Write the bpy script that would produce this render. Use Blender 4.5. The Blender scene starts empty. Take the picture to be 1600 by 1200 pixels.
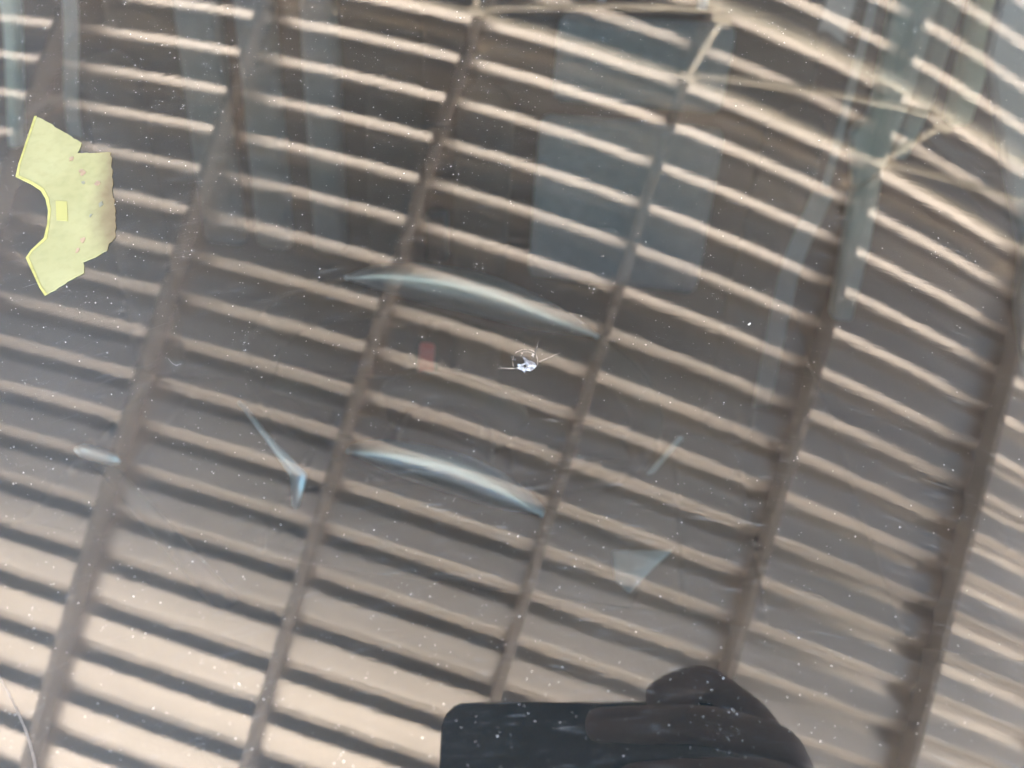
import bpy, bmesh, math, random
from mathutils import Vector, Matrix, Euler
R = math.radians
sc = bpy.context.scene
col = sc.collection

# ------------------------------------------------------------------ camera
cam_d = bpy.data.cameras.new("camera"); cam = bpy.data.objects.new("camera", cam_d); col.objects.link(cam)
CAMROT = Matrix(((0.961334, -0.193473, 0.195971), (0.271862, 0.553309, -0.787363), (0.043900, 0.810196, 0.584513)))
CAMPOS = Vector((0, 0, 1.35))
cam.matrix_world = Matrix.Translation(CAMPOS) @ CAMROT.to_4x4()
cam_d.sensor_width = 36; cam_d.lens = 26.19
cam_d.clip_start = 0.001; cam_d.clip_end = 500
cam_d.dof.use_dof = True; cam_d.dof.focus_distance = 0.215; cam_d.dof.aperture_fstop = 12
sc.camera = cam

# ------------------------------------------------------------------ sky, sun, exposure
SUN_EL, SUN_AZ = 58, -88          # sun stands to the -X side, level with the carport
w = bpy.data.worlds.new("World"); sc.world = w; w.use_nodes = True
nt = w.node_tree
sky = nt.nodes.new("ShaderNodeTexSky"); sky.sky_type = 'NISHITA'; sky.sun_disc = False
sky.sun_elevation = R(SUN_EL); sky.sun_rotation = R(SUN_AZ)
nt.links.new(sky.outputs[0], nt.nodes["Background"].inputs[0])
nt.nodes["Background"].inputs[1].default_value = 0.1
sl = bpy.data.lights.new("sun", 'SUN'); sl.energy = 4.0; sl.angle = R(0.5); sl.color = (1, .96, .90)
so = bpy.data.objects.new("sun", sl); col.objects.link(so)
az = R(SUN_AZ)
sdir = Vector((math.sin(az) * math.cos(R(SUN_EL)), math.cos(az) * math.cos(R(SUN_EL)), math.sin(R(SUN_EL))))
so.rotation_euler = sdir.to_track_quat('Z', 'Y').to_euler(); so.location = sdir * 10
sc.view_settings.view_transform = 'Standard'; sc.view_settings.look = 'None'
sc.view_settings.exposure = 4.25; sc.view_settings.gamma = 1
sc.cycles.use_denoising = True
sc.cycles.max_bounces = 10; sc.cycles.diffuse_bounces = 5; sc.cycles.glossy_bounces = 5; sc.cycles.transparent_max_bounces = 24
sc.cycles.sample_clamp_indirect = 4

# ------------------------------------------------------------------ helpers
def link(o, parent=None):
    col.objects.link(o)
    if parent is not None: o.parent = parent
    return o
def mesh_obj(name, verts, faces, mat=None, parent=None, smooth=False):
    me = bpy.data.meshes.new(name); me.from_pydata([tuple(v) for v in verts], [], faces); me.update()
    if mat is not None: me.materials.append(mat)
    if smooth:
        for p in me.polygons: p.use_smooth = True
    return link(bpy.data.objects.new(name, me), parent)
def bm_obj(name, bm, mat=None, parent=None, smooth=False):
    bmesh.ops.recalc_face_normals(bm, faces=bm.faces[:])
    me = bpy.data.meshes.new(name); bm.to_mesh(me); bm.free()
    if mat is not None: me.materials.append(mat)
    if smooth:
        for p in me.polygons: p.use_smooth = True
    return link(bpy.data.objects.new(name, me), parent)
def empty(name, loc=(0, 0, 0), rz=0):
    o = bpy.data.objects.new(name, None); o.location = loc; o.rotation_euler = (0, 0, rz); col.objects.link(o); return o
def tag(o, label, cat, group=None, kind=None):
    o["label"] = label; o["category"] = cat
    if group: o["group"] = group
    if kind: o["kind"] = kind
    return o
def box(bm, lo, hi, bevel=0.0, seg=2):
    vs = [bm.verts.new((x, y, z)) for x in (lo[0], hi[0]) for y in (lo[1], hi[1]) for z in (lo[2], hi[2])]
    F = [(0, 1, 3, 2), (4, 6, 7, 5), (0, 4, 5, 1), (2, 3, 7, 6), (0, 2, 6, 4), (1, 5, 7, 3)]
    fs = [bm.faces.new([vs[i] for i in f]) for f in F]
    if bevel:
        es = {e for f in fs for e in f.edges}
        bmesh.ops.bevel(bm, geom=list(es), offset=bevel, segments=seg, profile=.5, affect='EDGES', clamp_overlap=True)
def bar(bm, a, b, w_, h_, up=(0, 0, 1)):
    a = Vector(a); b = Vector(b); d = (b - a).normalized(); s = d.cross(Vector(up)).normalized(); u = s.cross(d)
    vs = [bm.verts.new(p + s * sx * w_ / 2 + u * sy * h_ / 2) for p in (a, b) for sx, sy in ((-1, -1), (1, -1), (1, 1), (-1, 1))]
    for f in ((3, 2, 1, 0), (4, 5, 6, 7), (0, 1, 5, 4), (1, 2, 6, 5), (2, 3, 7, 6), (3, 0, 4, 7)): bm.faces.new([vs[i] for i in f])
def tube(bm, pts, rad, n=10, cap=True):
    pts = [Vector(p) for p in pts]; rings = []
    if not hasattr(rad, '__len__'): rad = [rad] * len(pts)
    prev = None
    for i, p in enumerate(pts):
        d = (pts[min(i + 1, len(pts) - 1)] - pts[max(i - 1, 0)]).normalized()
        s = (prev - d * prev.dot(d)) if prev is not None else (d.cross(Vector((0, 0, 1))) if abs(d.z) < .95 else d.cross(Vector((1, 0, 0))))
        s.normalize(); prev = s; u = d.cross(s)
        rings.append([bm.verts.new(p + (s * math.cos(2 * math.pi * k / n) + u * math.sin(2 * math.pi * k / n)) * rad[i]) for k in range(n)])
    for a, b in zip(rings, rings[1:]):
        for k in range(n): bm.faces.new((a[k], a[(k + 1) % n], b[(k + 1) % n], b[k]))
    if cap:
        bm.faces.new(rings[0][::-1]); bm.faces.new(rings[-1])
def catmull(P, n=8):
    P = [Vector(p) for p in P]; out = []
    for i in range(len(P) - 1):
        p0, p1, p2, p3 = P[max(i - 1, 0)], P[i], P[i + 1], P[min(i + 2, len(P) - 1)]
        for k in range(n):
            t = k / n
            out.append(.5 * ((2 * p1) + (p2 - p0) * t + (2 * p0 - 5 * p1 + 4 * p2 - p3) * t * t + (3 * p1 - p0 - 3 * p2 + p3) * t ** 3))
    return out + [P[-1]]

# ------------------------------------------------------------------ materials
def mat(name, colr, rough=.6, metal=0.0, var=.15, scale=8.0, bump=0.0, bscale=200.0, spec=.5, stretch=None, col2=None):
    m = bpy.data.materials.new(name); m.use_nodes = True; n = m.node_tree; b = n.nodes["Principled BSDF"]
    tc = n.nodes.new("ShaderNodeTexCoord"); mp = n.nodes.new("ShaderNodeMapping")
    n.links.new(tc.outputs["Object"], mp.inputs[0])
    if stretch: mp.inputs["Scale"].default_value = stretch
    no = n.nodes.new("ShaderNodeTexNoise"); no.inputs["Scale"].default_value = scale; no.inputs["Detail"].default_value = 5
    n.links.new(mp.outputs[0], no.inputs["Vector"])
    r = n.nodes.new("ShaderNodeValToRGB")
    c2 = col2 or tuple(c * (1 + var) for c in colr); c1 = tuple(c * (1 - var) for c in colr)
    r.color_ramp.elements[0].color = (*c1, 1); r.color_ramp.elements[1].color = (*c2, 1)
    r.color_ramp.elements[0].position = .3; r.color_ramp.elements[1].position = .7
    n.links.new(no.outputs[0], r.inputs[0]); n.links.new(r.outputs[0], b.inputs["Base Color"])
    b.inputs["Roughness"].default_value = rough; b.inputs["Metallic"].default_value = metal
    b.inputs["Specular IOR Level"].default_value = spec
    if bump:
        n2 = n.nodes.new("ShaderNodeTexNoise"); n2.inputs["Scale"].default_value = bscale; n2.inputs["Detail"].default_value = 4
        n.links.new(mp.outputs[0], n2.inputs["Vector"])
        bp = n.nodes.new("ShaderNodeBump"); bp.inputs["Strength"].default_value = bump; bp.inputs["Distance"].default_value = .002
        n.links.new(n2.outputs[0], bp.inputs["Height"]); n.links.new(bp.outputs[0], b.inputs["Normal"])
    return m
M_sheet = mat("sheet_metal", (.73, .65, .565), .30, .90, .11, 3.5, 0, 60, stretch=(.3, 3, 1))
M_joist = mat("joist_steel", (.31, .26, .215), .5, .2, .2, 6)
M_truss = mat("truss_steel", (.78, .69, .55), .5, 0, .2, 6)
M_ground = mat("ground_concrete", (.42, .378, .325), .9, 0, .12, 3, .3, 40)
M_shadewall = mat("shade_wall_plaster", (.12, .115, .11), .9, 0, .1, 3, .2, 60)
M_paint = mat("car_paint", (.05, .05, .055), .3, 0, .05, 4)
M_black = mat("interior_plastic", (.014, .014, .014), .55, 0, .2, 30, .15, 900)
M_dash = mat("dash_plastic", (.014, .0135, .013), .8, 0, .2, 30, .2, 900, spec=.15)
M_cloth = mat("seat_cloth_dark", (.030, .029, .030), .9, 0, .2, 60, .3, 1200)
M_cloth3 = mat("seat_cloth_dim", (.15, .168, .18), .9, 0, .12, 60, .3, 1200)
M_cloth2 = mat("seat_cloth_grey", (.235, .28, .315), .9, 0, .12, 60, .3, 1200)
M_trim = mat("pillar_trim", (.38, .48, .47), .6, 0, .08, 10, .1, 900)
M_trim2 = mat("pale_trim", (.55, .60, .50), .6, 0, .08, 10)
M_winlight = mat("window_light_tone", (.32, .35, .38), .6, 0, .08, 10)  # side-window daylight put into a flat pale colour
M_belt = mat("belt_webbing", (.24, .27, .29), .8, 0, .1, 80)
M_satin = mat("satin_highlight_metal", (.48, .60, .74), .45, 1.0, .05, 20)  # satin metal; sky blue of the wheel highlights put into its colour
M_rim = mat("wheel_leather", (.016, .016, .016), .75, 0, .15, 60, .2, 900, spec=.1)
M_red = mat("red_button", (.45, .03, .03), .4, 0, .1, 50)
M_dust = mat("dust", (.82, .82, .80), .9, 0, .08, 500)
M_chipw = mat("crushed_glass", (.22, .225, .24), .3, 0, .8, 1300)
M_chipd = mat("chip_pit", (.02, .02, .022), .4, 0, .1, 500)
M_crack = mat("crack_edge", (.34, .30, .26), .3, 0, .4, 900)
M_crackd = mat("crack_dark", (.05, .045, .04), .4, 0, .4, 900)
M_phone = mat("phone_glass", (.007, .024, .032), .25, 0, .05, 20)
M_phonerail = mat("phone_rail", (.05, .06, .065), .25, .8, .05, 20)
M_lens = mat("lens_glass", (.006, .006, .008), .05, 0, .05, 20)
M_skin = mat("skin", (.26, .15, .11), .5, 0, .12, 90, .25, 600)
def window_mat():
    m = bpy.data.materials.new("side_window_glass"); m.use_nodes = True; n = m.node_tree; n.nodes.clear()
    o = n.nodes.new("ShaderNodeOutputMaterial"); t = n.nodes.new("ShaderNodeBsdfTransparent"); t.inputs[0].default_value = (.55, .6, .58, 1)
    g_ = n.nodes.new("ShaderNodeBsdfGlossy"); g_.inputs["Roughness"].default_value = .02; f = n.nodes.new("ShaderNodeFresnel"); f.inputs[0].default_value = 1.5
    x = n.nodes.new("ShaderNodeMixShader"); n.links.new(f.outputs[0], x.inputs[0]); n.links.new(t.outputs[0], x.inputs[1]); n.links.new(g_.outputs[0], x.inputs[2]); n.links.new(x.outputs[0], o.inputs[0]); return m
M_sidewin = window_mat()
M_nail = mat("nail", (.42, .27, .22), .35, 0, .08, 90)

# ------------------------------------------------------------------ ground
g = mesh_obj("ground", [(-60, -60, 0), (60, -60, 0), (60, 60, 0), (-60, 60, 0)], [(0, 1, 2, 3)], M_ground); g["kind"] = "structure"

# ------------------------------------------------------------------ carport
carport = empty("carport", (0, 1.2, 0))
tag(carport, "carport with ribbed cream metal roof, brown joists and lattice truss, mirrored in the windscreen", "carport")
Z0 = 2.685; PITCH = 0.10392; V0 = 0.92626          # bright flank centre of rib k stands at y = V0 - k * PITCH
YF, YB, XL, XR = -1.45, 3.4, -4.1, 3.6
kmax = int((V0 - YF) / PITCH); kmin = -int((YB - V0) / PITCH)
def roof_sheet(k0, k1, dz):
    # ribs k0 .. k1-1 (k falls towards the back); profile direction +y
    pts = []
    for k in range(k1 - 1, k0 - 1, -1):
        yc = V0 - k * PITCH
        # the rib stands up on the outside: seen from below its front-facing flank curves up into the crest, the rear flank is steeper
        pts += [(yc - .0112, .018), (yc - .0085, .0168), (yc + .0066, .0010), (yc + .0095, 0.0), (yc + .0625, 0.0), (yc + .0903, .018)]
    yl = V0 - (k1 - 1) * PITCH
    pts = ([(yl - .052, 0.0), (yl - .0414, 0.0), (yl - .0136, .018)] + pts)[:-1]
    t = .0012
    vs, fs = [], []
    n = len(pts)
    for x in (XL, XR):
        for (y, z) in pts: vs.append((x, y, Z0 + dz + z))
        for (y, z) in pts: vs.append((x, y, Z0 + dz + z + t))
    for i in range(n - 1):
        fs.append((i, i + 1, 2 * n + i + 1, 2 * n + i)); fs.append((n + i, 3 * n + i, 3 * n + i + 1, n + i + 1))
    for e in (0, 2 * n): fs.append(tuple([e + i for i in range(n)] + [e + 2 * n - 1 - i for i in range(n)]))
    fs.append((0, 2 * n, 3 * n, n)); fs.append((n - 1, 2 * n - 1, 4 * n - 1, 3 * n - 1))
    return mesh_obj("roof_sheet", vs, fs, M_sheet, carport)
def kid(o):
    o.parent = carport; o.matrix_parent_inverse = Matrix.Translation((0, -1.2, 0)); return o
ks = list(range(kmin, kmax + 1, 8))
for i, k0 in enumerate(ks):
    kid(roof_sheet(k0, min(k0 + 8, kmax + 1), .0018 * (i % 2)))
U0, DU = -2.03756, 0.54867
JX = [U0 + DU * i for i in range(-3, 11)]
SHIFT = {8: .008, 9: .030}            # two joists sit a little off the even spacing
for i, x in enumerate(JX):
    x += SHIFT.get(i, 0)
    bm = bmesh.new(); box(bm, (x - .003, YF + .03, 2.634), (x + .019, YB - .05, 2.7015), .003, 1); kid(bm_obj("joist", bm, M_joist))
TY = 1.012
bm = bmesh.new(); box(bm, (XL + .05, TY - .007, 2.618), (XR - .05, TY + .007, 2.632), .002, 1); kid(bm_obj("top_chord", bm, M_truss))
bm = bmesh.new(); box(bm, (XL + .05, TY - .010, 2.322), (XR - .05, TY + .010, 2.341), .003, 1); kid(bm_obj("bottom_chord", bm, M_truss))
for i, x in enumerate(JX):
    bm = bmesh.new(); box(bm, (x + .001, TY - .007, 2.342), (x + .015, TY + .007, 2.617), .002, 1); kid(bm_obj("truss_post", bm, M_truss))
    for zg in (2.352, 2.590):
        bm = bmesh.new(); box(bm, (x - .012, TY - .0095, zg), (x + .028, TY - .0075, zg + .026)); kid(bm_obj('gusset_plate', bm, M_truss))
    if i < len(JX) - 1:
        bm = bmesh.new(); bar(bm, (x + .012, TY, 2.606), (x + DU - .012, TY, 2.352), .010, .010); kid(bm_obj("brace", bm, M_truss))
for x in (XL + .1, XR - .1):
    for y in (TY,):
        bm = bmesh.new(); box(bm, (x - .04, y - .04, 0.0), (x + .04, y + .04, 2.313), .004, 1); kid(bm_obj("post", bm, M_joist))
bm = bmesh.new(); box(bm, (XL - .3, 3.45, 0), (XR + .3, 3.6, 2.9)); kid(bm_obj("rear_shade_wall", bm, M_shadewall))  # added wall out of view, keeps the rear of the roof dark
bm = bmesh.new(); box(bm, (XL - .3, -1.5, 0), (XL - .05, 3.445, 2.9)); kid(bm_obj("side_shade_wall", bm, M_shadewall))  # added wall out of view, blocks light from the left

# ------------------------------------------------------------------ car : everything behind the glass, in a frame turned to the car's own axes
YAW = R(8.06)
car = empty("car", (0, 0, 0), YAW)
tag(car, "car whose dusty curved windscreen with a stone chip fills the picture", "car")
bpy.context.view_layer.update()
CINV = Matrix.Rotation(-YAW, 4, 'Z')
def carkid(o, parent=None):
    # geometry given in world coordinates
    o.parent = parent or car
    o.matrix_parent_inverse = CINV
    return o
def wc(l, b, z):     # car frame -> world
    return Vector((l * math.cos(YAW) - b * math.sin(YAW), l * math.sin(YAW) + b * math.cos(YAW), z))

# windscreen: own frame (e1 across, e2 up the glass, n outward), doubly curved
E1 = Vector((0.957487, 0.288336, 0.008964)); E2 = Vector((-0.263366, 0.861045, 0.435017)); NN = Vector((0.117713, -0.418884, 0.900377))
GX0 = CAMPOS + Vector((-0.0362547, 0.1456621, -0.1081349))
GA, GB, GC = 0.5391211, -0.0732093, 0.1205713
G1, G2, G3, G4 = 0.1067809, -0.3295026, -0.0469887, -0.0009176
def gh(u, v): return -(.5 * (GA * u * u + 2 * GB * u * v + GC * v * v) + G1 * u ** 3 + G2 * u * u * v + G3 * u * v * v + G4 * v ** 3)
def gnorm(u, v):
    return Vector((GA * u + GB * v + 3 * G1 * u * u + 2 * G2 * u * v + G3 * v * v, GB * u + GC * v + G2 * u * u + 2 * G3 * u * v + 3 * G4 * v * v, 1)).normalized()
def gl(u, v, off=0.0): return Vector((u, v, gh(u, v))) + gnorm(u, v) * off      # glass-local point
GROT = Matrix((E1, E2, NN)).transposed()
GMAT = Matrix.Translation(GX0) @ GROT.to_4x4()
def gkid(o, parent=None):           # geometry given in glass-local coordinates
    o.matrix_world = GMAT
    if parent is None: return o
    o.parent = parent
    if parent is car: o.matrix_parent_inverse = CINV; o.matrix_basis = GMAT
    else: o.matrix_parent_inverse = Matrix.Identity(4); o.matrix_basis = Matrix.Identity(4)
    return o

def glass_material(reflect):
    m = bpy.data.materials.new("windscreen_glass" if reflect else "windscreen_inner"); m.use_nodes = True; n = m.node_tree; n.nodes.clear(); L = n.links.new
    out = n.nodes.new("ShaderNodeOutputMaterial"); tr = n.nodes.new("ShaderNodeBsdfTransparent")
    tr.inputs[0].default_value = (.86, .945, .94, 1) if reflect else (.93, .955, .95, 1)
    if not reflect:
        L(tr.outputs[0], out.inputs[0]); return m
    def math_(op, a, b=None, c=None):
        x = n.nodes.new("ShaderNodeMath"); x.operation = op
        for i, s in enumerate((a, b, c)):
            if s is None: continue
            if isinstance(s, (int, float)): x.inputs[i].default_value = s
            else: L(s, x.inputs[i])
        return x.outputs[0]
    tc = n.nodes.new("ShaderNodeTexCoord"); sx = n.nodes.new("ShaderNodeSeparateXYZ"); L(tc.outputs["Object"], sx.inputs[0])
    # wiper wear: very fine arcs round the wiper pivot tilt the surface a little
    du = math_('SUBTRACT', sx.outputs[0], WPIV[0]); dv = math_('SUBTRACT', sx.outputs[1], WPIV[1])
    rr = math_('SQRT', math_('ADD', math_('MULTIPLY', du, du), math_('MULTIPLY', dv, dv)))
    th = math_('ARCTAN2', dv, du)
    def streak(fr, ft, det, seed):
        cb = n.nodes.new("ShaderNodeCombineXYZ"); L(math_('MULTIPLY', rr, fr), cb.inputs[0]); L(math_('MULTIPLY', th, ft), cb.inputs[1]); cb.inputs[2].default_value = seed
        no = n.nodes.new("ShaderNodeTexNoise"); no.inputs["Scale"].default_value = 1; no.inputs["Detail"].default_value = det; no.inputs["Roughness"].default_value = .6
        L(cb.outputs[0], no.inputs["Vector"]); return math_('SUBTRACT', no.outputs[0], .5)
    s = math_('MULTIPLY', streak(2300, 26, 2, 0.0), .0085)
    rv = n.nodes.new("ShaderNodeCombineXYZ"); L(math_('DIVIDE', du, rr), rv.inputs[0]); L(math_('DIVIDE', dv, rr), rv.inputs[1])
    vt = n.nodes.new("ShaderNodeVectorTransform"); vt.vector_type = 'VECTOR'; vt.convert_from = 'OBJECT'; vt.convert_to = 'WORLD'; L(rv.outputs[0], vt.inputs[0])
    sc_ = n.nodes.new("ShaderNodeVectorMath"); sc_.operation = 'SCALE'; L(vt.outputs[0], sc_.inputs[0]); L(s, sc_.inputs["Scale"])
    ge = n.nodes.new("ShaderNodeNewGeometry"); ad = n.nodes.new("ShaderNodeVectorMath"); ad.operation = 'ADD'; L(ge.outputs["Normal"], ad.inputs[0]); L(sc_.outputs[0], ad.inputs[1])
    nm = n.nodes.new("ShaderNodeVectorMath"); nm.operation = 'NORMALIZE'; L(ad.outputs[0], nm.inputs[0])
    gs = n.nodes.new("ShaderNodeBsdfGlossy"); gs.inputs["Roughness"].default_value = .015; L(nm.outputs[0], gs.inputs["Normal"])
    fr = n.nodes.new("ShaderNodeFresnel"); fr.inputs["IOR"].default_value = 2.35
    mx = n.nodes.new("ShaderNodeMixShader"); L(fr.outputs[0], mx.inputs[0]); L(tr.outputs[0], mx.inputs[1]); L(gs.outputs[0], mx.inputs[2])
    # thin film of dust, a little uneven, with milky haze put in towards the lower left, and hairline wear that scatters light
    no = n.nodes.new("ShaderNodeTexNoise"); no.inputs["Scale"].default_value = 11; no.inputs["Detail"].default_value = 6; L(tc.outputs["Object"], no.inputs["Vector"])
    def ramp(x, a, b, lo, hi):
        mr = n.nodes.new("ShaderNodeMapRange"); mr.interpolation_type = 'SMOOTHSTEP'; L(x, mr.inputs[0])
        for k, vv in enumerate((a, b, lo, hi)): mr.inputs[1 + k].default_value = vv
        return mr.outputs[0]
    base = math_('MULTIPLY', math_('MULTIPLY_ADD', no.outputs[0], 1.2, .4), ramp(math_('MULTIPLY_ADD', sx.outputs[1], .5, sx.outputs[0]), -.13, -.03, 4.0, 1.0))
    hair = math_('ADD', ramp(streak(2600, 40, 1, 7.7), .13, .26, 0, 1), ramp(streak(3000, 18, 1, 2.2), .17, .28, 0, 1.3))
    patch = ramp(no.outputs[0], .38, .62, .35, 1.3)
    fac = math_('MULTIPLY', math_('MULTIPLY_ADD', math_('MULTIPLY', hair, patch), HAIR, base), FILM)
    df = n.nodes.new("ShaderNodeBsdfDiffuse"); df.inputs[0].default_value = (.72, .745, .75, 1)
    m2 = n.nodes.new("ShaderNodeMixShader"); L(fac, m2.inputs[0]); L(mx.outputs[0], m2.inputs[1]); L(df.outputs[0], m2.inputs[2])
    L(m2.outputs[0], out.inputs[0]); return m
WPIV = (0.015, -0.30); FILM = .013; HAIR = 5.0
UA, UB, VA, VB = -.36, .36, -.24, .34
NU, NV = 72, 58
vs, fs = [], []
for s_, off in ((0, 0.0), (1, -.005)):
    for j in range(NV + 1):
        for i in range(NU + 1): vs.append(gl(UA + (UB - UA) * i / NU, VA + (VB - VA) * j / NV, off))
W1 = NU + 1; NG = W1 * (NV + 1)
for j in range(NV):
    for i in range(NU):
        a = j * W1 + i; fs.append((a, a + 1, a + 1 + W1, a + W1))
nout = len(fs)
for j in range(NV):
    for i in range(NU):
        a = NG + j * W1 + i; fs.append((a, a + W1, a + 1 + W1, a + 1))
ring = [i for i in range(W1)] + [j * W1 + NU for j in range(1, NV + 1)] + [NV * W1 + i for i in range(NU - 1, -1, -1)] + [j * W1 for j in range(NV - 1, 0, -1)]
for a, b in zip(ring, ring[1:] + ring[:1]): fs.append((b, a, a + NG, b + NG))
ws = mesh_obj("windscreen", vs, fs, glass_material(True), None, True)
ws.data.materials.append(glass_material(False))
for i, p in enumerate(ws.data.polygons):
    p.material_index = 0 if i < nout else 1
    if i >= 2 * nout: p.use_smooth = False
gkid(ws, car)
ws["label"] = "curved windscreen glass with dust, fine wiper scratches and a stone chip"

# ---- stone chip (parts of the glass)
random.seed(4)
def flatpoly(name, uvs, off, th, m, parent):
    bm = bmesh.new(); top = [bm.verts.new(gl(u, v, off + th)) for u, v in uvs]; bot = [bm.verts.new(gl(u, v, off)) for u, v in uvs]
    bm.faces.new(top); bm.faces.new(bot[::-1])
    for i in range(len(uvs)): bm.faces.new((top[i], bot[i], bot[(i + 1) % len(uvs)], top[(i + 1) % len(uvs)]))
    bmesh.ops.triangulate(bm, faces=[f for f in bm.faces if len(f.verts) > 4])
    return gkid(bm_obj(name, bm, m), parent)
def gtube(name, uvs, rad, m, parent, n=5, off=.00005):
    bm = bmesh.new(); tube(bm, [gl(u, v, off) for u, v in uvs], rad, n); return gkid(bm_obj(name, bm, m), parent)

RING = [(0.0004, 0.00504), (0.0002, 0.0062), (0.0003, 0.00761), (0.00081, 0.0088), (0.00163, 0.00952), (0.00286, 0.00991), (0.00429, 0.01006), (0.00561, 0.0095), (0.0062, 0.00845), (0.00649, 0.00705), (0.00647, 0.00588), (0.00604, 0.00471)]
def smooth2(P, n=6): return [(p.x, p.y) for p in catmull([(a, b, 0) for a, b in P], n)]
chip = gkid(bpy.data.objects.new("stone_chip", bpy.data.meshes.new("stone_chip")), ws); col.objects.link(chip)
BLOB = [(0.0008, 0.00447), (0.00161, 0.00495), (0.00121, 0.00576), (0.00202, 0.00554), (0.00303, 0.00603), (0.00364, 0.00651), (0.00304, 0.0072), (0.00264, 0.00789), (0.00325, 0.00767), (0.00405, 0.00687), (0.00486, 0.00677), (0.00566, 0.00633), (0.00626, 0.00541), (0.00564, 0.00447), (0.00462, 0.00375), (0.00392, 0.00385), (0.00341, 0.00372), (0.00311, 0.00303), (0.00291, 0.00371), (0.00221, 0.00404), (0.00161, 0.00437)]
# crushed white glass: a fan of facets at uneven heights round a dark pit
bm = bmesh.new(); c0 = (0.0034, 0.0050)
rings = []
for f, hgt in ((1.0, .00002), (.72, .00022), (.42, .00030), (.14, .00008)):
    rings.append([bm.verts.new(gl(c0[0] + (u - c0[0]) * f, c0[1] + (v - c0[1]) * f, hgt * random.uniform(.2, 2.2))) for u, v in BLOB])
nb = len(BLOB)
for a, b in zip(rings, rings[1:]):
    for k in range(nb):
        bm.faces.new((a[k], b[k], b[(k + 1) % nb])); bm.faces.new((a[k], b[(k + 1) % nb], a[(k + 1) % nb]))
bm.faces.new(rings[-1])
bmesh.ops.recalc_face_normals(bm, faces=bm.faces[:]); bm.to_mesh(chip.data); bm.free(); chip.data.materials.append(M_chipw)
chip["label"] = "white star-shaped stone chip with a dark pit"
flatpoly("pit", [(0.00282, 0.00521), (0.00323, 0.00545), (0.00363, 0.00511), (0.00352, 0.00465), (0.00312, 0.00452)], .00035, .00006, M_chipd, chip)
flatpoly("flake", [(0.0004, 0.0069), (0.00101, 0.00727), (0.00081, 0.00668)], .0001, .00008, M_chipw, chip)
flatpoly("flake", [(0.0049, 0.0082), (0.0053, 0.0090), (0.0057, 0.0086), (0.0054, 0.0079)], .0001, .00006, M_crack, chip)
flatpoly("flake", [(0.0023, 0.0087), (0.0027, 0.0090), (0.0026, 0.0085)], .0001, .00006, M_crack, chip)
rp = smooth2(RING, 6)
for a in range(0, len(rp) - 6, 9):
    seg = rp[a:a + random.choice((7, 8, 9))]
    gtube("bullseye_ring", [(u + random.gauss(0, .00006), v + random.gauss(0, .00006)) for u, v in seg], [random.uniform(.00003, .00010) for _ in seg], M_crack, chip)
gtube("bullseye_ring", [(u * .82 + .0006, v * .9 + .0003) for u, v in rp[26:44]], [random.uniform(.00003, .00008) for _ in rp[26:44]], M_crack, chip)
for pts, r0, m_ in (([(0.0059, 0.00844), (0.00602, 0.00987), (0.00635, 0.01107), (0.00689, 0.01276)], .00017, M_crackd), ([(0.0063, 0.0105), (0.0067, 0.0122), (0.0070, 0.0131)], .00007, M_crack),
                    ([(0.0006, 0.00447), (-0.001, 0.00436), (-0.00241, 0.00452), (-0.00362, 0.00426)], .00009, M_crack),
                    ([(0.00699, 0.00659), (0.00852, 0.00733), (0.01038, 0.00832), (0.01225, 0.00932)], .00010, M_crack), ([(0.0069, 0.0063), (0.0080, 0.0070), (0.0093, 0.0075)], .00007, M_crackd),
                    ([(0.00645, 0.00506), (0.0072, 0.0048), (0.00806, 0.00464)], .00006, M_crackd)):
    p = smooth2(pts, 5); gtube("crack_leg", p, [r0 * (1 - .75 * i / len(p)) for i in range(len(p))], m_, chip)
# long hairline crack at the lower edge
CR = smooth2([(-0.116, -0.0555), (-0.10481, -0.06764), (-0.10162, -0.07104), (-0.09835, -0.07483)], 6) + [(-0.0960, -0.0778)]
gtube("hairline_crack", CR, .00009, M_crack, ws)
gtube("hairline_crack", smooth2([(-0.0960, -0.0778), (-0.09394, -0.08091), (-0.09163, -0.08524), (-0.0895, -0.0925)], 6), .00012, M_crack, ws)
for pts in ([(-0.09432, 0.06538), (-0.0905, 0.0661), (-0.08709, 0.06631)], [(-0.13016, 0.02872), (-0.1277, 0.0298), (-0.12503, 0.03052)], [(0.01709, 0.14246), (0.0188, 0.140), (0.0206, 0.13718)]):
    gtube("scratch", pts, [.00001, .00003, .00001], M_chipw, ws)


# hairline wiper scratches: short arcs round the wiper pivot, far too many to count
random.seed(21)
bm = bmesh.new()
for _ in range(2600):
    u, v = random.uniform(-.22, .24), random.uniform(-.13, .20)
    r_ = math.hypot(u - WPIV[0], v - WPIV[1]); a = math.atan2(v - WPIV[1], u - WPIV[0]); l_ = random.uniform(.0012, .005) / r_
    dr = random.gauss(0, .0006)
    pts = [(WPIV[0] + (r_ + dr * (k - 1)) * math.cos(a + l_ * (k - 1)), WPIV[1] + (r_ + dr * (k - 1)) * math.sin(a + l_ * (k - 1))) for k in range(3)]
    w_ = random.choice((.000003, .000005, .000007, .000009)) * (1 + max(0, v) * 2)
    tube(bm, [gl(p[0], p[1], .00002) for p in pts], [w_ * .4, w_, w_ * .4], 3, False)
wsc = gkid(bm_obj("wiper_scratches", bm, M_chipw), ws); wsc["kind"] = "stuff"

# ------------------------------------------------------------------ interior
def cpart(name, bm, m, parent=None, smooth=False):
    o = bm_obj(name, bm, m, None, smooth); o.parent = parent or car; return o     # geometry given in car frame

CC = math.cos
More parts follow.
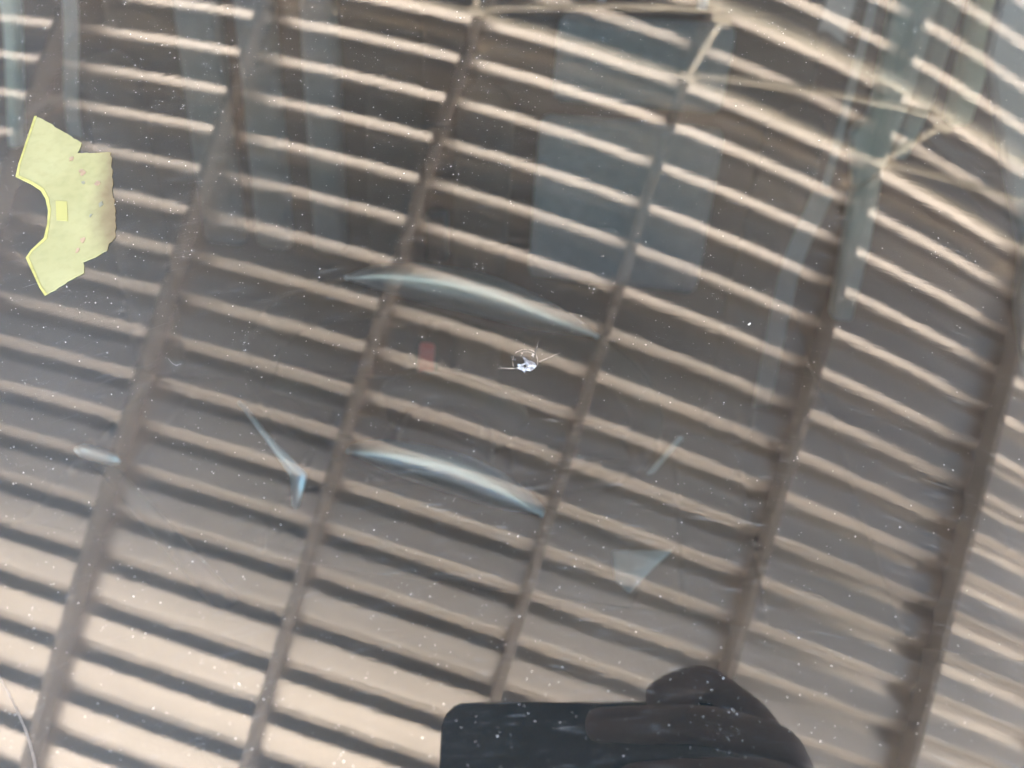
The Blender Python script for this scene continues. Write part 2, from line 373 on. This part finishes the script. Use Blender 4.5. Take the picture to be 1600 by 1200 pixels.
# ---- body shell that closes the cabin (panels round the glass, roof, doors, floor)
def inv_car(p): return CINV @ p
gp = {k: inv_car(GMAT @ gl(u, v, -.0025)) for k, (u, v) in dict(bl=(UA, VA), br=(UB, VA), tl=(UA, VB), tr=(UB, VB)).items()}
def edge_pts(f, n=12): return [inv_car(GMAT @ gl(*f(i / n), -.006)) for i in range(n + 1)]
bot = edge_pts(lambda t: (UA + (UB - UA) * t, VA + .004)); top = edge_pts(lambda t: (UA + (UB - UA) * t, VB - .004))
lef = edge_pts(lambda t: (UA + .004, VA + (VB - VA) * t)); rig = edge_pts(lambda t: (UB - .004, VA + (VB - VA) * t))
def strip(name, A, B, m, th=.012):
    vs = [Vector(p) for p in A] + [Vector(p) for p in B]; n = len(A)
    vs += [v - Vector((0, 0, th)) for v in vs]; fs = []
    for i in range(n - 1):
        fs += [(i, i + 1, n + i + 1, n + i), (2 * n + i, 3 * n + i, 3 * n + i + 1, 2 * n + i + 1), (i, 2 * n + i, 2 * n + i + 1, i + 1), (n + i, n + i + 1, 3 * n + i + 1, 3 * n + i)]
    fs += [(0, n, 3 * n, 2 * n), (n - 1, 3 * n - 1, 4 * n - 1, 2 * n - 1)]
    o = mesh_obj(name, vs, fs, m, car); bm = bmesh.new(); bm.from_mesh(o.data); bmesh.ops.recalc_face_normals(bm, faces=bm.faces[:]); bm.to_mesh(o.data); bm.free(); return o
LL, LR = -1.02, .62
strip("roof_panel", top, [(LL + (LR - LL) * i / 12, 2.7, 1.50) for i in range(13)], M_paint)
strip("cowl_panel", bot, [(LL + (LR - LL) * i / 12, -.42, .96) for i in range(13)], M_paint)
strip("a_pillar", lef, [(LL, -.42 + 1.1 * i / 12, .97 + .45 * i / 12) for i in range(13)], M_paint)
strip("a_pillar", rig, [(LR, -.42 + 1.1 * i / 12, .97 + .45 * i / 12) for i in range(13)], M_paint)
for x0, x1 in ((LL - .06, LL), (LR, LR + .06)):
    bm = bmesh.new(); box(bm, (x0, -.42, .25), (x1, 2.7, .92), .01, 1); cpart("door", bm, M_black)
    bm = bmesh.new(); box(bm, (x0, 1.0, .93), (x1, 1.16, 1.45), .01, 1); cpart("b_pillar", bm, M_paint)
    bm = bmesh.new(); box(bm, (x0, .55, 1.452), (x1, 2.7, 1.52), .01, 1); cpart("roof_rail", bm, M_paint)
    for y0, y1 in ((-.1, .995), (1.165, 2.4)):
        xm = (x0 + x1) / 2
        o = mesh_obj("side_window", [(xm + a, y, z) for a in (-.002, .002) for y, z in ((y0, .925), (y1, .925), (y1, 1.45), (max(y0, .55) if y0 < 0 else y0, 1.45))],
                     [(0, 1, 2, 3), (7, 6, 5, 4), (0, 4, 5, 1), (1, 5, 6, 2), (2, 6, 7, 3), (3, 7, 4, 0)], M_sidewin, car)
bm = bmesh.new(); box(bm, (LL, -.42, .22), (LR, 2.7, .26)); cpart("floor_pan", bm, M_black)
bm = bmesh.new(); box(bm, (LL, 2.66, .265), (LR, 2.7, 1.49)); cpart("rear_panel", bm, M_black)
bm = bmesh.new(); box(bm, (LL, -.42, .265), (LR, -.38, .94)); cpart("bulkhead", bm, M_black)

# ---- dashboard
bm = bmesh.new()
P = [(-.37, .90), (-.30, .945), (-.1, .955), (.12, .95), (.28, .93), (.36, .90), (.40, .84), (.40, .70), (.34, .60), (-.37, .60)]
a = [bm.verts.new((LL + .005, b, z)) for b, z in P]; c = [bm.verts.new((LR - .005, b, z)) for b, z in P]
bm.faces.new(a); bm.faces.new(c[::-1])
for i in range(len(P)): bm.faces.new((a[i], a[(i + 1) % len(P)], c[(i + 1) % len(P)], c[i]))
dash = cpart("dashboard", bm, M_dash)
# instrument hood: a low vault over the cluster plus an added crescent for its edge highlight
bm = bmesh.new(); prev = None; rows = []
for j in range(9):
    t = j / 8; b = .335 + .03 * t; hh = .055 + .01 * t; ww = .13 + .01 * t
    rows.append([bm.verts.new((-.075 + ww * math.cos(math.pi * k / 20), b, .93 + hh * math.sin(math.pi * k / 20))) for k in range(21)])
for r0, r1 in zip(rows, rows[1:]):
    for k in range(20): bm.faces.new((r0[k], r0[k + 1], r1[k + 1], r1[k]))
bm.faces.new(rows[0]); bm.faces.new(rows[-1][::-1])
hood = cpart("instrument_hood", bm, M_dash, None, True)
def crescent(name, pts, wid, m, parent, up, th=.004):
    pts = catmull(pts, 8); n = len(pts); up = Vector(up).normalized(); bm = bmesh.new(); L = []
    for i, p in enumerate(pts):
        t = i / (n - 1); wv = wid * max(.04, math.sin(math.pi * min(1, t * .97 + .015)) ** 1.1)
        d = (pts[min(i + 1, n - 1)] - pts[max(i - 1, 0)]).normalized(); s = d.cross(up).normalized(); nn = s.cross(d)
        row = []
        for k in range(7):
            x = -1 + k / 3.0
            row.append(bm.verts.new(p + s * wv * .5 * x + nn * th * (1 - x * x)))
        L.append(row)
    for r0, r1 in zip(L, L[1:]):
        for k in range(6): bm.faces.new((r0[k], r0[k + 1], r1[k + 1], r1[k]))
    o = cpart(name, bm, m, parent, True)
    md = o.modifiers.new("solid", 'SOLIDIFY'); md.thickness = .002; return o
crescent("hood_highlight", [(-.142, .357, 1.0255), (-.119, .358, 1.022), (-.072, .36, 1.011), (-.033, .356, 1.001), (-.010, .352, .995)], .028, M_satin, hood, (0, -.9, .42), .011)  # sky highlight on the hood edge, modelled as a pale strip
# vent knob
bm = bmesh.new(); tube(bm, [(-.254, .263, 1.086), (-.251, .264, 1.0845), (-.245, .266, 1.081), (-.238, .268, 1.0765), (-.235, .268, 1.075)], [.001, .0035, .004, .0035, .001], 12); cpart("stalk_tip", bm, M_satin, dash, True)
bm = bmesh.new(); tube(bm, [(-.245, .266, 1.078), (-.235, .285, 1.0), (-.22, .30, .92)], [.004, .006, .008], 10); cpart("stalk", bm, M_black, dash, True)

# ---- steering wheel
sw = bpy.data.objects.new("steering_wheel", None); link(sw, car)
rw = Vector((.984, .074, -.162)).normalized(); uw = Vector((0, -.423, .906)); uw = (uw - rw * uw.dot(rw)).normalized(); nw = rw.cross(uw) * -1
topc = Vector((-.080, .476, 1.072)); cw = topc - uw * .183
bm = bmesh.new(); rings = []
for i in range(64):
    a = 2 * math.pi * i / 64; d = rw * math.sin(a) + uw * math.cos(a); c = cw + d * .183
    rings.append([bm.verts.new(c + (d * math.cos(2 * math.pi * k / 12) + nw * math.sin(2 * math.pi * k / 12)) * .0155) for k in range(12)])
for i in range(64):
    r0, r1 = rings[i], rings[(i + 1) % 64]
    for k in range(12): bm.faces.new((r0[k], r0[(k + 1) % 12], r1[(k + 1) % 12], r1[k]))
rim = cpart("rim", bm, M_rim, sw, True)
crescent("rim_highlight", [(-.168, .451, 1.099), (-.136, .458, 1.098), (-.080, .464, 1.090), (-.028, .463, 1.078), (.012, .462, 1.067)], .030, M_satin, rim, (0, -.9, .42), .012)  # bluish highlight along the rim top, built as its own strip
bm = bmesh.new(); bmesh.ops.create_uvsphere(bm, u_segments=24, v_segments=12, radius=1)
for v in bm.verts: v.co = cw + rw * v.co.x * .075 + uw * v.co.y * .06 + nw * (v.co.z * .028)
cpart("hub", bm, M_black, sw, True)
for s_ in (-1, 1):
    bm = bmesh.new(); tube(bm, [cw + rw * s_ * .06, cw + rw * s_ * .12 - uw * .008, cw + rw * s_ * .178], [.022, .016, .013], 12); cpart("spoke", bm, M_black, sw, True)
bm = bmesh.new(); tube(bm, [cw - uw * .05, cw - uw * .12, cw - uw * .178], [.022, .016, .013], 12); cpart("spoke", bm, M_black, sw, True)
bm = bmesh.new(); tube(bm, [cw, cw - nw * 0 + Vector((0, -.12, -.05)), cw + Vector((0, -.25, -.10))], [.045, .05, .05], 16); cpart("column", bm, M_black, sw, True)
# levers: only their pale glints, shaped as thin blades
def blade(name, pts, parent, m=M_satin, th=.004):
    bm = bmesh.new(); tp = [bm.verts.new(Vector(p)) for p in pts]; bt = [bm.verts.new(Vector(p) - Vector((0, -.5, .83)) * th) for p in pts]; n = len(pts)
    bm.faces.new(tp); bm.faces.new(bt[::-1])
    for i in range(n): bm.faces.new((tp[i], bt[i], bt[(i + 1) % n], tp[(i + 1) % n]))
    bmesh.ops.bevel(bm, geom=bm.edges[:], offset=.0008, segments=2, affect='EDGES'); return cpart(name, bm, m, parent, True)
blade("lever_glint", [(-.210, .349, 1.060), (-.206, .349, 1.059), (-.187, .342, 1.037), (-.164, .335, 1.018), (-.1665, .319, 1.003), (-.1695, .319, 1.0035), (-.173, .333, 1.0165), (-.191, .342, 1.036)], sw)
blade("lever_glint", [(.036, .336, .984), (.075, .338, .990), (.062, .330, .978), (.050, .318, .966), (.040, .322, .972)], sw, M_cloth2)
blade("lever_glint", [(.053, .372, 1.021), (.058, .373, 1.022), (.075, .389, 1.042), (.071, .389, 1.043)], sw, M_cloth2)

# ---- seats
def cushion(name, lo, hi, m, parent, tilt=0, piv=None, bev=.03):
    bm = bmesh.new(); box(bm, lo, hi, bev, 3)
    if tilt: bmesh.ops.rotate(bm, verts=bm.verts[:], cent=piv, matrix=Matrix.Rotation(tilt, 3, 'X'))
    return cpart(name, bm, m, parent, True)
def seat(lc, ins, zmid, zlo):
    s = bpy.data.objects.new("seat", None); link(s, car); piv = (lc, 1.05, .55); T = R(-8)
    b = cushion("backrest", (lc - .24, 1.02, .52), (lc + .24, 1.14, 1.19), M_cloth, s, T, piv, .05)
    cushion("headrest", (lc - .13, 1.03, 1.235), (lc + .13, 1.12, 1.42), M_cloth, s, T, piv, .04)
    for dx in (-.07, .07): cushion("headrest_post", (lc + dx - .006, 1.075, 1.16), (lc + dx + .006, 1.087, 1.26), M_satin, s, T, piv, .002)
    for dx in (-.215, .215): cushion("bolster", (lc + dx - .04, .97, .55), (lc + dx + .04, 1.08, 1.08), M_cloth, s, T, piv, .035)
    for x0, x1, m_ in ins:
        cushion("back_insert", (x0, 1.000, zmid + .012), (x1, 1.035, 1.175), m_, b, T, piv, .016)
        if zmid > zlo: cushion("back_insert", (x0 - .015, .996, zlo), (x1 + .01, 1.035, zmid - .006), m_, b, T, piv, .016)
    cushion("seat_cushion", (lc - .25, .52, .42), (lc + .25, 1.04, .56), M_cloth, s, 0, None, .05)
    cushion("seat_insert", (lc - .13, .56, .53), (lc + .13, .98, .575), M_cloth, s, 0, None, .012)
seat(.045, [(-.078, .158, M_cloth2)], 1.05, .80)
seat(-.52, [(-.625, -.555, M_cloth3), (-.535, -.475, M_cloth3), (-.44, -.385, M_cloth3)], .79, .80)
cushion("rear_bench", (LL + .05, 1.95, .35), (LR - .05, 2.5, .62), M_cloth, car, 0, None, .05)
cushion("rear_backrest", (LL + .05, 2.35, .55), (LR - .05, 2.5, 1.2), M_cloth, car, 0, None, .05)
cushion("centre_console", (-.30, .42, .265), (-.17, 1.5, .58), M_black, car, 0, None, .03)
cushion("console_end", (-.312, 1.28, .69), (-.274, 1.31, .79), M_cloth2, car, 0, None, .006)
cushion("buckle", (-.160, .60, .90), (-.134, .612, .93), M_black, car, 0, None, .004)
cushion("buckle_button", (-.155, .592, .918), (-.140, .599, .952), M_red, car, R(-20), (-.147, .6, .94), .003)

# ---- right-hand pillar, belt, panel standing in for window light
def panel(name, pts, th, m, parent=None):
    bm = bmesh.new(); f = [bm.verts.new((l, b, z)) for l, b, z in pts]; k = [bm.verts.new((l, b + th, z)) for l, b, z in pts]; n = len(pts)
    bm.faces.new(f); bm.faces.new(k[::-1])
    for i in range(n): bm.faces.new((f[i], k[i], k[(i + 1) % n], f[(i + 1) % n]))
    bmesh.ops.recalc_face_normals(bm, faces=bm.faces[:])
    bmesh.ops.bevel(bm, geom=bm.edges[:], offset=.003, segments=2, affect='EDGES')
    return cpart(name, bm, m, parent)
B_ = 1.05
panel("pillar_trim", [(.322, B_, 1.30), (.380, B_, 1.30), (.387, B_, 1.12), (.383, B_, 1.02), (.352, B_, .985), (.328, B_, 1.06), (.345, B_, 1.08), (.342, B_, 1.12)], .03, M_trim)
panel("pillar_trim", [(.352, B_, .98), (.382, B_, 1.015), (.400, B_, .90), (.411, B_, .78), (.381, B_, .78)], .03, M_trim)
panel("pillar_seal", [(.384, B_ + .01, 1.30), (.408, B_ + .01, 1.30), (.418, B_ + .01, 1.10), (.410, B_ + .01, 1.03), (.392, B_ + .01, 1.03), (.395, B_ + .01, 1.10)], .03, M_trim)
panel("door_edge", [(.404, B_ - .02, 1.30), (.425, B_ - .02, 1.30), (.452, B_ - .02, 1.20), (.460, B_ - .02, 1.09), (.436, B_ - .02, 1.085)], .03, M_trim2)
bm = bmesh.new(); tube(bm, [(.470, .98, 1.155), (.482, .98, 1.150), (.488, .98, 1.135), (.492, .98, 1.10)], [.004, .005, .005, .005], 10); cpart("grab_hook", bm, M_trim2, None, True)
panel("window_light_panel", [(.372, .90, 1.32), (.60, .90, 1.32), (.60, .90, .80), (.545, .90, .90), (.52, .90, .976), (.452, .90, 1.087), (.393, .90, 1.192)], .02, M_winlight)  # pale panel added in place of the bright side window
bm = bmesh.new()
def ribbon(name, pts, wid, m, parent=None):
    pts = catmull(pts, 6); bm = bmesh.new(); L = []
    for i, p in enumerate(pts):
        d = (pts[min(i + 1, len(pts) - 1)] - pts[max(i - 1, 0)]).normalized(); s = d.cross(Vector((0, 1, 0))).normalized()
        L.append([bm.verts.new(p + s * wid * sx + Vector((0, dy, 0))) for sx, dy in ((-.5, 0), (.5, 0), (.5, .0015), (-.5, .0015))])
    for r0, r1 in zip(L, L[1:]):
        for k in range(4): bm.faces.new((r0[k], r0[(k + 1) % 4], r1[(k + 1) % 4], r1[k]))
    bm.faces.new(L[0]); bm.faces.new(L[-1][::-1]); return cpart(name, bm, m, parent)
ribbon("seat_belt", [(.270, .95, 1.30), (.275, .95, 1.232), (.278, .95, 1.166), (.284, .95, 1.02)], .010, M_belt)
ribbon("seat_belt", [(.285, .955, 1.01), (.272, .955, .905), (.280, .955, .77), (.288, .955, .668)], .026, M_belt)
# left-hand pillar strips
panel("pillar_trim", [(-.857, B_, 1.30), (-.832, B_, 1.30), (-.835, B_, 1.14), (-.905, B_, .935), (-.925, B_, .93), (-.862, B_, 1.12)], .02, M_trim)
ribbon("seat_belt", [(-.735, B_, 1.30), (-.750, B_, 1.15), (-.79, B_, 1.02), (-.802, B_, .96)], .022, M_belt)

# ------------------------------------------------------------------ sticker on the glass
ST = [(-0.14743, 0.09431), (-0.1453, 0.09348), (-0.12931, 0.08231), (-0.12938, 0.07804), (-0.1242, 0.07792), (-0.1194, 0.07816), (-0.1166, 0.06947), (-0.11391, 0.06014), (-0.11183, 0.05499), (-0.10942, 0.04567), (-0.11069, 0.04328), (-0.11054, 0.0409), (-0.1132, 0.03858), (-0.116, 0.03688), (-0.11479, 0.03341), (-0.11838, 0.03063), (-0.12078, 0.02787), (-0.12318, 0.02597), (-0.12532, 0.0285), (-0.13222, 0.03862), (-0.13164, 0.04126), (-0.12936, 0.04541), (-0.1299, 0.05032), (-0.1312, 0.05536), (-0.13332, 0.0599), (-0.13585, 0.06323), (-0.13972, 0.06598), (-0.14493, 0.06882), (-0.14575, 0.07363), (-0.14643, 0.0821)]
def sticker_mat():
    m = bpy.data.materials.new("sticker_paper"); m.use_nodes = True; n = m.node_tree; b = n.nodes["Principled BSDF"]; L = n.links.new
    tc = n.nodes.new("ShaderNodeTexCoord"); no = n.nodes.new("ShaderNodeTexNoise"); no.inputs["Scale"].default_value = 60; no.inputs["Detail"].default_value = 5; L(tc.outputs["Object"], no.inputs["Vector"])
    r = n.nodes.new("ShaderNodeValToRGB"); L(no.outputs[0], r.inputs[0])
    r.color_ramp.elements[0].color = (.50 * SK, .49 * SK, .22 * SK, 1); r.color_ramp.elements[1].color = (.78 * SK, .76 * SK, .42 * SK, 1)
    # glue residue and grime towards the torn side
    sx = n.nodes.new("ShaderNodeSeparateXYZ"); L(tc.outputs["Object"], sx.inputs[0])
    a1 = n.nodes.new("ShaderNodeMath"); a1.operation = 'MULTIPLY_ADD'; L(sx.outputs[1], a1.inputs[0]); a1.inputs[1].default_value = .30; L(sx.outputs[0], a1.inputs[2])
    a2 = n.nodes.new("ShaderNodeMath"); a2.operation = 'MULTIPLY_ADD'; L(no.outputs[0], a2.inputs[0]); a2.inputs[1].default_value = .02; L(a1.outputs[0], a2.inputs[2])
    mr = n.nodes.new("ShaderNodeMapRange"); L(a2.outputs[0], mr.inputs[0]); mr.inputs[1].default_value = -.0935; mr.inputs[2].default_value = -.0845; mr.interpolation_type = 'SMOOTHSTEP'
    mx = n.nodes.new("ShaderNodeMix"); mx.data_type = 'RGBA'; L(mr.outputs[0], mx.inputs[0]); L(r.outputs[0], mx.inputs[6]); mx.inputs[7].default_value = (.34 * SK, .27 * SK, .16 * SK, 1)
    n3 = n.nodes.new("ShaderNodeTexNoise"); n3.inputs["Scale"].default_value = 420; n3.inputs["Detail"].default_value = 6; L(tc.outputs["Object"], n3.inputs["Vector"])
    r3 = n.nodes.new("ShaderNodeValToRGB"); L(n3.outputs[0], r3.inputs[0]); r3.color_ramp.elements[0].color = (.66, .63, .58, 1); r3.color_ramp.elements[0].position = .33; r3.color_ramp.elements[1].position = .55
    mu = n.nodes.new("ShaderNodeMix"); mu.data_type = 'RGBA'; mu.blend_type = 'MULTIPLY'; mu.inputs[0].default_value = .22; L(mx.outputs[2], mu.inputs[6]); L(r3.outputs[0], mu.inputs[7])
    L(mu.outputs[2], b.inputs["Base Color"]); b.inputs["Roughness"].default_value = .12; b.inputs["IOR"].default_value = 1.7; return m
SK = .47; SKO = .00026
M_stick = sticker_mat()
M_sticke = mat("sticker_edge", (.78 * SK, .74 * SK, .24 * SK), .5, 0, .25, 300)
M_sticky = mat("sticker_yellow_print", (.70 * SK, .66 * SK, .24 * SK), .5, 0, .08, 60)
M_stickr = mat("sticker_red_print", (.60 * SK, .42 * SK, .28 * SK), .6, 0, .15, 300)
M_stickd = mat("sticker_dark_print", (.36 * SK, .36 * SK, .26 * SK), .6, 0, .2, 300)
random.seed(31)
STJ = []
for i, (a, b) in enumerate(zip(ST, ST[1:] + ST[:1])):
    STJ.append(a)
    if 1 <= i <= 16:                       # the torn side is ragged
        n_ = max(2, int(math.hypot(b[0] - a[0], b[1] - a[1]) / .0011))
        for k in range(1, n_):
            t = k / n_; STJ.append((a[0] + (b[0] - a[0]) * t + random.gauss(0, .00012), a[1] + (b[1] - a[1]) * t + random.gauss(0, .00012)))
stk = flatpoly("sticker", STJ, .00005, .0002, M_stick, None)
tag(stk, "torn pale yellow sticker with curved notch on the windscreen's left side", "sticker")
def strip_uv(name, pts, wid, off, m, parent):
    P = [Vector((a, b, 0)) for a, b in pts]; out = []; inn = []
    for i, p in enumerate(P):
        d = (P[min(i + 1, len(P) - 1)] - P[max(i - 1, 0)]).normalized(); s = Vector((-d.y, d.x, 0))
        out.append((p.x, p.y)); ww = wid * random.uniform(.55, 1.25); inn.append((p.x + s.x * ww, p.y + s.y * ww))
    bm = bmesh.new(); rows = [[bm.verts.new(gl(*a, off)), bm.verts.new(gl(*b, off)), bm.verts.new(gl(*b, off + .0001)), bm.verts.new(gl(*a, off + .0001))] for a, b in zip(out, inn)]
    for r0, r1 in zip(rows, rows[1:]):
        for k in range(4): bm.faces.new((r0[k], r0[(k + 1) % 4], r1[(k + 1) % 4], r1[k]))
    bm.faces.new(rows[0]); bm.faces.new(rows[-1][::-1])
    o = bm_obj(name, bm, m, None); o.parent = parent; return o
EDGE = [ST[0]] + ST[:-13:-1][0:12]
EDGE = [ST[0], ST[29], ST[28], ST[27], ST[26], ST[25], ST[24], ST[23], ST[22], ST[21], ST[20], ST[19], ST[18], ST[17]]
strip_uv("edge_strip", EDGE, .0008, SKO, M_sticke, stk)
def skpoly(name, pts, m):
    bm = bmesh.new(); vs = [bm.verts.new(gl(u, v, .00038)) for u, v in pts]; vb = [bm.verts.new(gl(u, v, .00024)) for u, v in pts]
    bm.faces.new(vs); bm.faces.new(vb[::-1])
    for i in range(len(pts)): bm.faces.new((vs[i], vb[i], vb[(i + 1) % len(pts)], vs[(i + 1) % len(pts)]))
    o = bm_obj(name, bm, m, None); o.parent = stk; return o
skpoly("print_mark", [(-0.13014, 0.05918), (-0.12682, 0.05878), (-0.12443, 0.05145), (-0.12769, 0.05182)], M_sticky)
random.seed(11)
for (u, v), r_, m_ in (((-0.13047, 0.07562), .0011, M_stickr), ((-0.1253, 0.06999), .0014, M_stickr), ((-0.1262, 0.0708), .0008, M_stickr), ((-0.12416, 0.06593), .0009, M_stickd), ((-0.11816, 0.04459), .0012, M_stickr),
                       ((-0.11848, 0.05352), .0007, M_stickd), ((-.1167, .0575), .0010, M_stickd), ((-.1198, .0655), .0013, M_stickr), ((-.1187, .0410), .0009, M_stickr)):
    skpoly("print_mark", [(u + r_ * random.uniform(.35, .8) * math.cos(2 * math.pi * k / 9), v + 1.0 * r_ * random.uniform(.5, 1.2) * math.sin(2 * math.pi * k / 9)) for k in range(9)], m_)

# ------------------------------------------------------------------ dust on the outside of the glass
random.seed(7)
vs, fs = [], []
def speck(u, v, r_):
    a = random.uniform(0, 6.28); e = random.uniform(.55, 1.0); c = gl(u, v, 0); b = len(vs)
    for k in range(5):
        t = a + 2 * math.pi * k / 5; rr = r_ * random.uniform(.7, 1.15)
        vs.append(gl(u + rr * math.cos(t), v + rr * e * math.sin(t), .00002))
    vs.append(gl(u, v, r_ * .6))
    for k in range(5): fs.append((b + k, b + (k + 1) % 5, b + 5))
def rad():
    return min(.00016, .000050 * math.exp(abs(random.gauss(0, .6))))
n_ = 0
while n_ < 15000:
    u, v = random.uniform(-.27, .27), random.uniform(-.16, .24)
    if random.random() > .45 + .55 * max(0, min(1, (.10 - u) / .25)): continue
    k = 1.0 + max(0, v) * 3.2
    speck(u, v, rad() * k); n_ += 1
for _ in range(70):                     # little drifts of finer dust
    cu, cv = random.uniform(-.2, .2), random.uniform(-.1, .2); sg = random.uniform(.002, .008)
    for _ in range(random.randint(6, 26)): speck(random.gauss(cu, sg), random.gauss(cv, sg), rad() * .8 * (1 + max(0, cv) * 3.2))
for _ in range(3): speck(random.uniform(-.18, .18), random.uniform(-.1, .18), random.uniform(.0002, .0003))
speck(.06284, .01978, .00042); speck(.0632, .0201, .0003)
dust = mesh_obj("dust", vs, fs, M_dust); gkid(dust)
tag(dust, "fine pale dust specks scattered over the windscreen", "dust", kind="stuff")
bm = bmesh.new()
fib = [[(-0.13745, 0.09473), (-0.13671, 0.09357), (-0.13661, 0.09187)], [(-.0862, .0065), (-.0850, .0052), (-.0836, .0044), (-.0826, .0050)]]
for _ in range(0):
    u, v = random.uniform(-.2, .2), random.uniform(-.1, .2); a = random.uniform(0, 6.28); l_ = random.uniform(.001, .0032); bnd = random.uniform(-.8, .8)
    fib.append([(u, v), (u + l_ * .5 * math.cos(a), v + l_ * .5 * math.sin(a)), (u + l_ * .5 * (math.cos(a) + math.cos(a + bnd)), v + l_ * .5 * (math.sin(a) + math.sin(a + bnd)))])
for f_ in fib: tube(bm, [gl(u, v, .0001) for u, v in f_], .00002, 5)
lint = bm_obj("lint", bm, M_dust); gkid(lint); tag(lint, "tiny white lint fibres stuck on the windscreen", "lint", kind="stuff")

# ------------------------------------------------------------------ phone and hand (camera stands at the phone's lens)
PM = cam.matrix_world.copy()
phone = bpy.data.objects.new("smartphone", None); col.objects.link(phone); phone.matrix_world = PM
tag(phone, "dark teal smartphone held level, mirrored at the windscreen's lower edge", "smartphone")
def ppart(name, bm, m, smooth=False, parent=None): o = bm_obj(name, bm, m, None, smooth); o.parent = parent or phone; return o
def rrect(x0, x1, y0, y1, r_, n=8):
    out = []
    for cx, cy, a0 in ((x1 - r_, y1 - r_, 0), (x0 + r_, y1 - r_, 90), (x0 + r_, y0 + r_, 180), (x1 - r_, y0 + r_, 270)):
        for k in range(n + 1): a = R(a0 + 90 * k / n); out.append((cx + r_ * math.cos(a), cy + r_ * math.sin(a)))
    return out
def slab(bm, prof, zs):
    rings = []
    for z, ins in zs:
        cx = sum(p[0] for p in prof) / len(prof); cy = sum(p[1] for p in prof) / len(prof)
        hx = max(p[0] for p in prof) - cx; hy = max(p[1] for p in prof) - cy
        rings.append([bm.verts.new((cx + (x - cx) * (1 - ins / hx), cy + (y - cy) * (1 - ins / hy), z)) for x, y in prof])
    n = len(prof)
    for a, b in zip(rings, rings[1:]):
        for k in range(n): bm.faces.new((a[k], a[(k + 1) % n], b[(k + 1) % n], b[k]))
    bm.faces.new(rings[0]); bm.faces.new(rings[-1][::-1])
X0_, X1_, Y0_, Y1_ = -.0165, .1445, -.043, .0348
bm = bmesh.new(); slab(bm, rrect(X0_, X1_, Y0_, Y1_, .012), [(.0034, .0006), (.0040, 0), (.0104, 0), (.011, .0006)]); ppart("frame", bm, M_phonerail, True)
bm = bmesh.new(); slab(bm, rrect(X0_ + .0008, X1_ - .0008, Y0_ + .0008, Y1_ - .0008, .0115), [(.0029, .0008), (.0033, 0), (.00345, 0)]); ppart("back_glass", bm, M_phone)
bm = bmesh.new(); slab(bm, rrect(-.0125, .0265, -.032, .0085, .008), [(.0012, .0004), (.0016, 0), (.00295, 0)]); mod = ppart("camera_module", bm, M_phone)
for cx, cy in ((0, -.0195), (.0165, -.0105)):
    bm = bmesh.new(); tube(bm, [(cx, cy, .0022), (cx, cy, .0006)], .0062, 24); ppart("lens", bm, M_lens, False, mod)
bm = bmesh.new(); slab(bm, rrect(X0_ + .003, X1_ - .003, Y0_ + .003, Y1_ - .003, .009), [(.01105, 0), (.0113, .0003)]); ppart("screen", bm, M_lens)

# the hand: one skinned figure, five fingers rooted in the palm, closing on the phone's right end
V = []; Ed = []; Rd = []
def chain(pts, rads, root=None):
    last = root
    for p, r_ in zip(pts, rads):
        V.append(tuple(c * .001 for c in p)); Rd.append(r_ * .001); i = len(V) - 1
        if last is not None: Ed.append((last, i))
        last = i
    return last
wr = chain([(300, -260, 190), (250, -150, 110), (222, -92, 66)], [38, 32, 25])
pal = chain([(180, -52, 36), (156, -22, 25)], [23, 17], wr)
pal2 = chain([(174, -64, 22)], [15], wr)
chain([(150, 6, 19), (138, 26, 8), (113, 43, 1), (96, 37, -2), (80, 28, -6)], [11, 10, 8.8, 8.6, 7.5], pal)          # index, hooked over the upper edge
chain([(151, -8, 14), (141, 10, -3), (104, 17.5, -6.2), (70, 18.5, -5.6), (47, 18, -5)], [12, 10, 8.6, 8.0, 7.0], pal)   # middle, lying along the back
chain([(155, -30, 14), (140, -9, -4), (118, -5, -6.2), (78, -5, -5.6), (58, -6, -5)], [12, 9.8, 8.4, 7.8, 6.8], pal2)  # ring
chain([(162, -52, 16), (143, -30, -3), (126, -25, -5.6), (98, -24, -5), (84, -24, -4.5)], [10, 8.6, 7.4, 6.8, 6.0], pal2)  # little
chain([(170, -18, 33), (150, -4, 27), (122, -2, 21), (98, -4, 19.5)], [14, 11.5, 10, 8.2], pal)                    # thumb, on the screen side
me = bpy.data.meshes.new("person"); me.from_pydata(V, Ed, [])
hand = bpy.data.objects.new("person", me); col.objects.link(hand); hand.matrix_world = PM
me.materials.append(M_skin)
sk = hand.modifiers.new("skin", 'SKIN'); sk.use_smooth_shade = True
for i, sv in enumerate(me.skin_vertices[0].data):
    sv.radius = (Rd[i], Rd[i]); sv.use_root = (i == 2)
sb = hand.modifiers.new("sub", 'SUBSURF'); sb.levels = 2; sb.render_levels = 2
tag(hand, "right hand gripping the smartphone, a dark silhouette mirrored at the lower edge", "hand")
